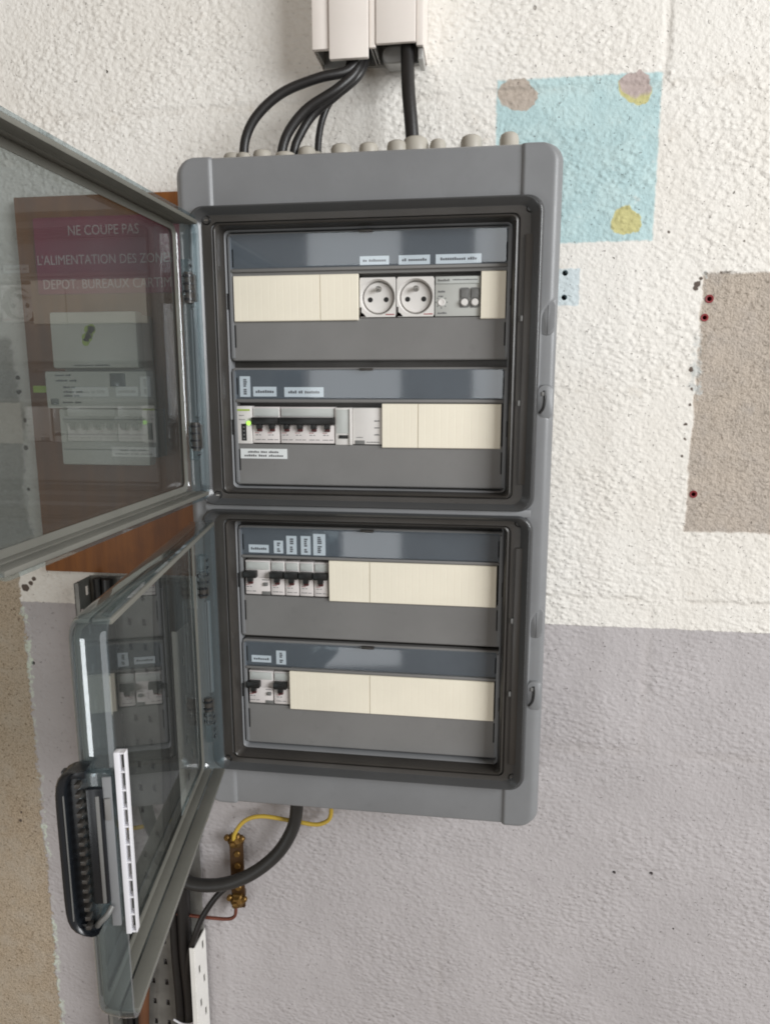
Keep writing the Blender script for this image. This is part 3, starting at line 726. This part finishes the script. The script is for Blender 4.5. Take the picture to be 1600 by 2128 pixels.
door((-.027, -.030, 0), -90, .390, -.232, .085, -.0735, 'upper smoked transparent door swung fully out')
door((-.024, -.030, 0), -80.3, .376, -.589, -.257, -.4335, 'lower smoked transparent door with black latch')

# ------------------------------------------------------------------ left of the box: board, plate, meter
bd = box('meter_board', -.3366, -.0700, .1005, WY - .0005, -.3690, .1475, 'wood', None, .0012)
tag(bd, 'brown varnished wooden board on the wall behind the open doors', 'board')
sg = tag(empty('warning_plate', (-.205, .1000, .070)), 'burgundy engraved plate with white lettering on the wooden board', 'sign')
def wp(o, p): return p
sp_ = slab('plate', -.105, .105, -.049, .050, .0004, -.0020, .003, 'sign', sg)
text('lettering', 'NE COUPE PAS', -.0546, .0450, .0265, .0125, -.0021, 'signtext', sg)
text('lettering', "L'ALIMENTATION DES ZONES", -.1020, .0900, -.0105, .0125, -.0021, 'signtext', sg)
text('lettering', 'DEPOT. BUREAUX CARTIM', -.0960, .0860, -.0420, .0125, -.0021, 'signtext', sg)

mt = tag(empty('electricity_meter', (0, 0, 0)), 'pale electricity meter of stacked casings on the wooden board behind upper door', 'meter')
box('back_casing', -.262, -.150, .068, .1003, -.200, -.010, 'meter', mt, .002)
box('upper_cover', -.2672, -.1480, .0500, .070, -.0785, -.0070, 'meter', mt, .003)
box('middle_strip', -.2768, -.1352, .0450, .070, -.1302, -.0825, 'meter', mt, .002)
lc = box('lower_cover', -.2645, -.1400, .0500, .070, -.2055, -.1308, 'meter', mt, .003)
box('side_terminal', -.1398, -.1310, .058, .085, -.195, -.132, 'midgrey', mt, .002)
bm = bmesh.new()
for k in range(7):
    a = k * .9; add_cyl(bm, (-.213 + .006 * math.cos(a) * (1 if k else 0), .0502, -.036 + .009 * math.sin(a * 1.3)), (0, -1, 0), .0052, .0052, .0004, 14)
from_bm('green_emblem', bm, 'lime', mt, None)
print_lines('bar_code', -.2370, -.1867, -.0756, -.0738, .0498, 'print', mt, (9, 7))
box('display', -.1860, -.1650, .0442, .0456, -.1020, -.0850, 'meterdark', mt, .0006)
box('button', -.2700, -.2600, .0430, .0456, -.1255, -.1180, 'meterdark', mt, .0008)
for a, b, z in ((-.262, -.240, -.0885), (-.262, -.232, -.0955), (-.252, -.235, -.1040), (-.252, -.225, -.1100), (-.252, -.230, -.1150), (-.254, -.228, -.1235)):
    print_lines('front_print', a, b, z, z + .0024, .0448, 'print', mt, (5, 3))
box('lime_block', -.3020, -.2772, .0560, .0575, -.1100, -.1010, 'lime', mt, .0005)  # small lime-green block left of the middle strip
for k in range(3): box('vent_line', -.2600, -.1440, .0494, .0502, -.1450 - k * .020, -.1444 - k * .020, 'midgrey', mt)

# ------------------------------------------------------------------ cable trunking at the top
tk = tag(empty('cable_trunking', (0, 0, 0)), 'cream white cable trunking coming down from the top above the grey box', 'trunking')
box('back_channel', .0885, .2150, .1085, WY - .0004, .2850, .60, 'trunkmetal', tk)
for a, b, zz in ((.0880, .0905, .2890), (.1545, .1565, .2850), (.1585, .1605, .2850), (.2120, .2140, .2860)): box('channel_wall', a, b, .062, .1085, zz, .60, 'trunkmetal', tk)
box('edge_cover', .0868, .1068, .0555, .0625, .2849, .60, 'trunk', tk, .0012)
box('edge_side', .0868, .0880, .0625, .114, .2849, .60, 'trunk', tk)
box('lid', .1076, .1534, .0520, .0590, .2722, .60, 'trunk', tk, .0014)
box('divider_cover', .1538, .1612, .0570, .0620, .2840, .60, 'trunk', tk, .0010)
box('lid', .1618, .2078, .0550, .0610, .2868, .60, 'trunk', tk, .0014)
box('edge_cover', .2082, .2165, .0585, .0640, .2840, .60, 'trunk', tk, .0012)
box('edge_side', .2150, .2165, .0640, .114, .2840, .60, 'trunk', tk)
loft('cable_clip', [(rr(.1650, .1930, .2770, .2960, .008), .1080), (rr(.1650, .1930, .2770, .2960, .008), .0860), (rr(.1665, .1915, .2785, .2950, .007), .0845)], 'trunkmetal', tk, capf=True)
box('end_clip', .2095, .2155, .066, .100, .2720, .2870, 'trunkmetal', tk, .0015)

def cable(label_, pts, r, mat='cable', name='cable', group=None):
    return tag(tube(name, pts, r, mat), label_, 'cable', group)
cable('black cable bowing far left from the trunking to the first gland', [(.150, .075, .340), (.143, .072, .290), (.1284, .064, .2643), (.0940, .053, .2534), (.0532, .046, .2374), (.0231, .041, .2126), (.0075, .040, .185), (.0050, .040, .150)], .0056)
cable('black cable in the middle of the loose bundle under the trunking', [(.135, .085, .340), (.139, .076, .290), (.1369, .066, .2638), (.1167, .056, .2419), (.0819, .050, .2203), (.0609, .047, .1977), (.0510, .046, .176), (.0485, .046, .150)], .0058)
cable('black cable lying against the middle cable of the bundle', [(.146, .095, .340), (.146, .085, .290), (.1400, .070, .2612), (.1139, .062, .2375), (.0856, .060, .2164), (.0700, .056, .1930), (.0632, .054, .176), (.0610, .052, .150)], .0052)
cable('thinnest black cable dropping almost straight behind the bundle', [(.120, .095, .340), (.125, .090, .290), (.1215, .080, .262), (.1080, .077, .243), (.0966, .074, .2228), (.0905, .068, .195), (.0885, .062, .150)], .0042)
cable('thick straight black cable from the right side of the trunking', [(.1950, .080, .340), (.1962, .074, .2947), (.1990, .062, .2413), (.2030, .057, .2018), (.2075, .056, .150)], .0080)

# ------------------------------------------------------------------ below the box: earth bar and wires
eb = tag(empty('earth_bar', (-.0630, WY, -.830)), 'tarnished brass earth terminal bar on the wall below the box', 'terminal')
box('bar', -.0100, .0110, -.0165, -.0115, -.0640, .0580, 'bronze', eb, .0010)
for zz in (-.048, .042): box('spacer', -.0070, .0080, -.0116, -.0004, zz - .006, zz + .006, 'bronze', eb, .001)
for zz, s in ((.0520, 1), (-.0500, 1)):
    bm = bmesh.new(); add_lathe(bm, (.0005, -.0160, zz), (0, -1, 0), [(.0125, 0), (.0125, .005), (.0100, .007), (.0080, .011), (.0050, .0125)], 6); cl = from_bm('clamp_nut', bm, 'brass', eb, 20)
    bm = bmesh.new(); add_lathe(bm, (.0005, -.0280, zz), (0, -1, 0), [(.0045, 0), (.0045, .004), (.0030, .005)], 14); from_bm('clamp_stud', bm, 'brass', cl)
    for s in (-1, 1):
        bm = bmesh.new(); add_lathe(bm, (s * .0115, -.0180, zz + .004), (0, -1, 0), [(.0048, 0), (.0048, .004), (.0032, .006)], 10); from_bm('clamp_screw', bm, 'brass', cl)
for zz in (.0280, .0080, -.0170, -.0290):
    bm = bmesh.new(); add_lathe(bm, (.0020, -.0160, zz), (0, -1, 0), [(.0052, 0), (.0052, .002), (.0040, .0036)], 14); from_bm('bar_screw', bm, 'brass', eb)
cable('yellow and green earth wire curling from the box bottom to the brass bar', [(.0888, .080, -.640), (.0888, .085, -.7000), (.0866, .090, -.7200), (.0800, .092, -.7310), (.0632, .092, -.7375), (.0306, .092, -.7349), (-.0169, .090, -.7300), (-.0440, .090, -.7400), (-.0600, .090, -.7620), (-.0625, .090, -.7760)], .0031, 'yellow', 'earth_wire')
cable('thick dark grey cable sweeping from the box bottom left to the perforated tray', [(.0440, .070, -.640), (.0412, .075, -.690), (.0330, .080, -.7364), (.0090, .076, -.7790), (-.0310, .070, -.8130), (-.0771, .068, -.8330), (-.1240, .070, -.8370), (-.1560, .082, -.8260), (-.1850, .092, -.8150)], .0096, 'greycable')
cable('thin black wire curving from behind the thick grey cable into the tray', [(-.0560, .092, -.8330), (-.0720, .088, -.8480), (-.0930, .082, -.8690), (-.1120, .074, -.8990), (-.1235, .070, -.9300), (-.1400, .080, -.9800), (-.1500, .090, -1.05)], .0046)
cable('bare copper wire bent left from the lower brass clamp', [(-.0625, .086, -.8760), (-.0625, .087, -.8900), (-.0660, .088, -.9020), (-.0780, .088, -.9075), (-.1100, .088, -.9085), (-.1500, .092, -.9110), (-.1900, .098, -.9150)], .0026, 'copper', 'copper_wire')

# ------------------------------------------------------------------ perforated tray with its cables
tr = tag(empty('cable_tray', (0, 0, 0)), 'perforated metal cable tray running down the wall below the board', 'cable tray')
def perforated(name, x0, x1, z0, z1, holes, place, mat, thick=.0012):
    """sheet in (a, b) with rectangular slots, thickened; place(a, b, t) -> xyz"""
    xs = sorted({x0, x1} | {h[0] for h in holes} | {h[1] for h in holes}); zs = sorted({z0, z1} | {h[2] for h in holes} | {h[3] for h in holes})
    bm = bmesh.new(); V = {}
    def hole(a, b): return any(h[0] < a < h[1] and h[2] < b < h[3] for h in holes)
    def vert(i, j):
        if (i, j) not in V: V[i, j] = bm.verts.new(place(xs[i], zs[j]))
        return V[i, j]
    for i in range(len(xs) - 1):
        for j in range(len(zs) - 1):
            if not hole((xs[i] + xs[i + 1]) / 2, (zs[j] + zs[j + 1]) / 2):
                bm.faces.new((vert(i, j), vert(i + 1, j), vert(i + 1, j + 1), vert(i, j + 1)))
    bmesh.ops.recalc_face_normals(bm, faces=bm.faces[:])
    bmesh.ops.solidify(bm, geom=bm.faces[:], thickness=thick)
    return from_bm(name, bm, mat, tr, 30)
hs = []
for j in range(23):
    zz = -.400 - j * .0380
    for k in range(6):
        xx = -.262 + k * .0225
        hs.append((xx, xx + .0058, zz - .0105 + (k % 2) * 0, zz))
perforated('tray_base', -.272, -.1245, -1.30, -.375, hs, lambda a, b: (a, .1080, b), 'trayzinc')
def flange(x, za, zb, mat, off):
    h2 = []
    j = 0
    while zb - .012 - j * .030 > za + .02:
        zz = zb - .012 - j * .030; a = .077 if j % 2 else .093
        h2.append((a, a + .0065, zz - .014, zz)); j += 1
    perforated('tray_flange', .066, .1080, za, zb, h2, lambda a, b: (x, a, b), mat)
    perforated('tray_lip', 0, .007, za, zb, [], lambda a, b: (x - off * a, .066, b), mat)
flange(-.1235, -.735, -.440, 'traywhite', 1); flange(-.1235, -1.30, -.945, 'traywhite', 1); flange(-.2725, -1.30, -.376, 'trayzinc', -1)
tg = 'cables lying in the perforated tray'
for k, (x, y, r, lb) in enumerate(((-.1455, .0920, .0105, 'thick black cable nearest the white flange inside the tray'), (-.1650, .0960, .0085, 'second black cable from the white flange inside the tray'),
                                   (-.2550, .0975, .0065, 'black cable at the left edge of the tray just below the board'), (-.2385, .0960, .0080, 'black cable second from the left in the tray below the board'))):
    pts = [(x + (.004 if k < 2 else 0), y, -.376)] + [(x + random.uniform(-.003, .003), y + random.uniform(-.002, .002), -.376 - .10 * (j + 1)) for j in range(9)]
    if k > 1: pts = pts[:4] + [(x + .01, y, -.80), (x + .004, y, -1.0), (x, y, -1.276)]
    cable(lb, pts, r, group=tg)
cable('rusty orange conduit at the left side of the tray near the bottom', [(-.2200, .094, -1.02), (-.2255, .092, -1.08), (-.2300, .094, -1.16), (-.2300, .096, -1.28)], .0085, 'orange', 'conduit')
bm = bmesh.new(); add_tube(bm, [(-.1700, .0800, -1.092), (-.155, .0780, -1.096), (-.139, .0795, -1.094), (-.1300, .090, -1.088)], .0016, 8)
tag(from_bm('cable_tie', bm, 'rack', None, 60), 'pale cable tie round the black cables near the bottom of the tray', 'cable tie')
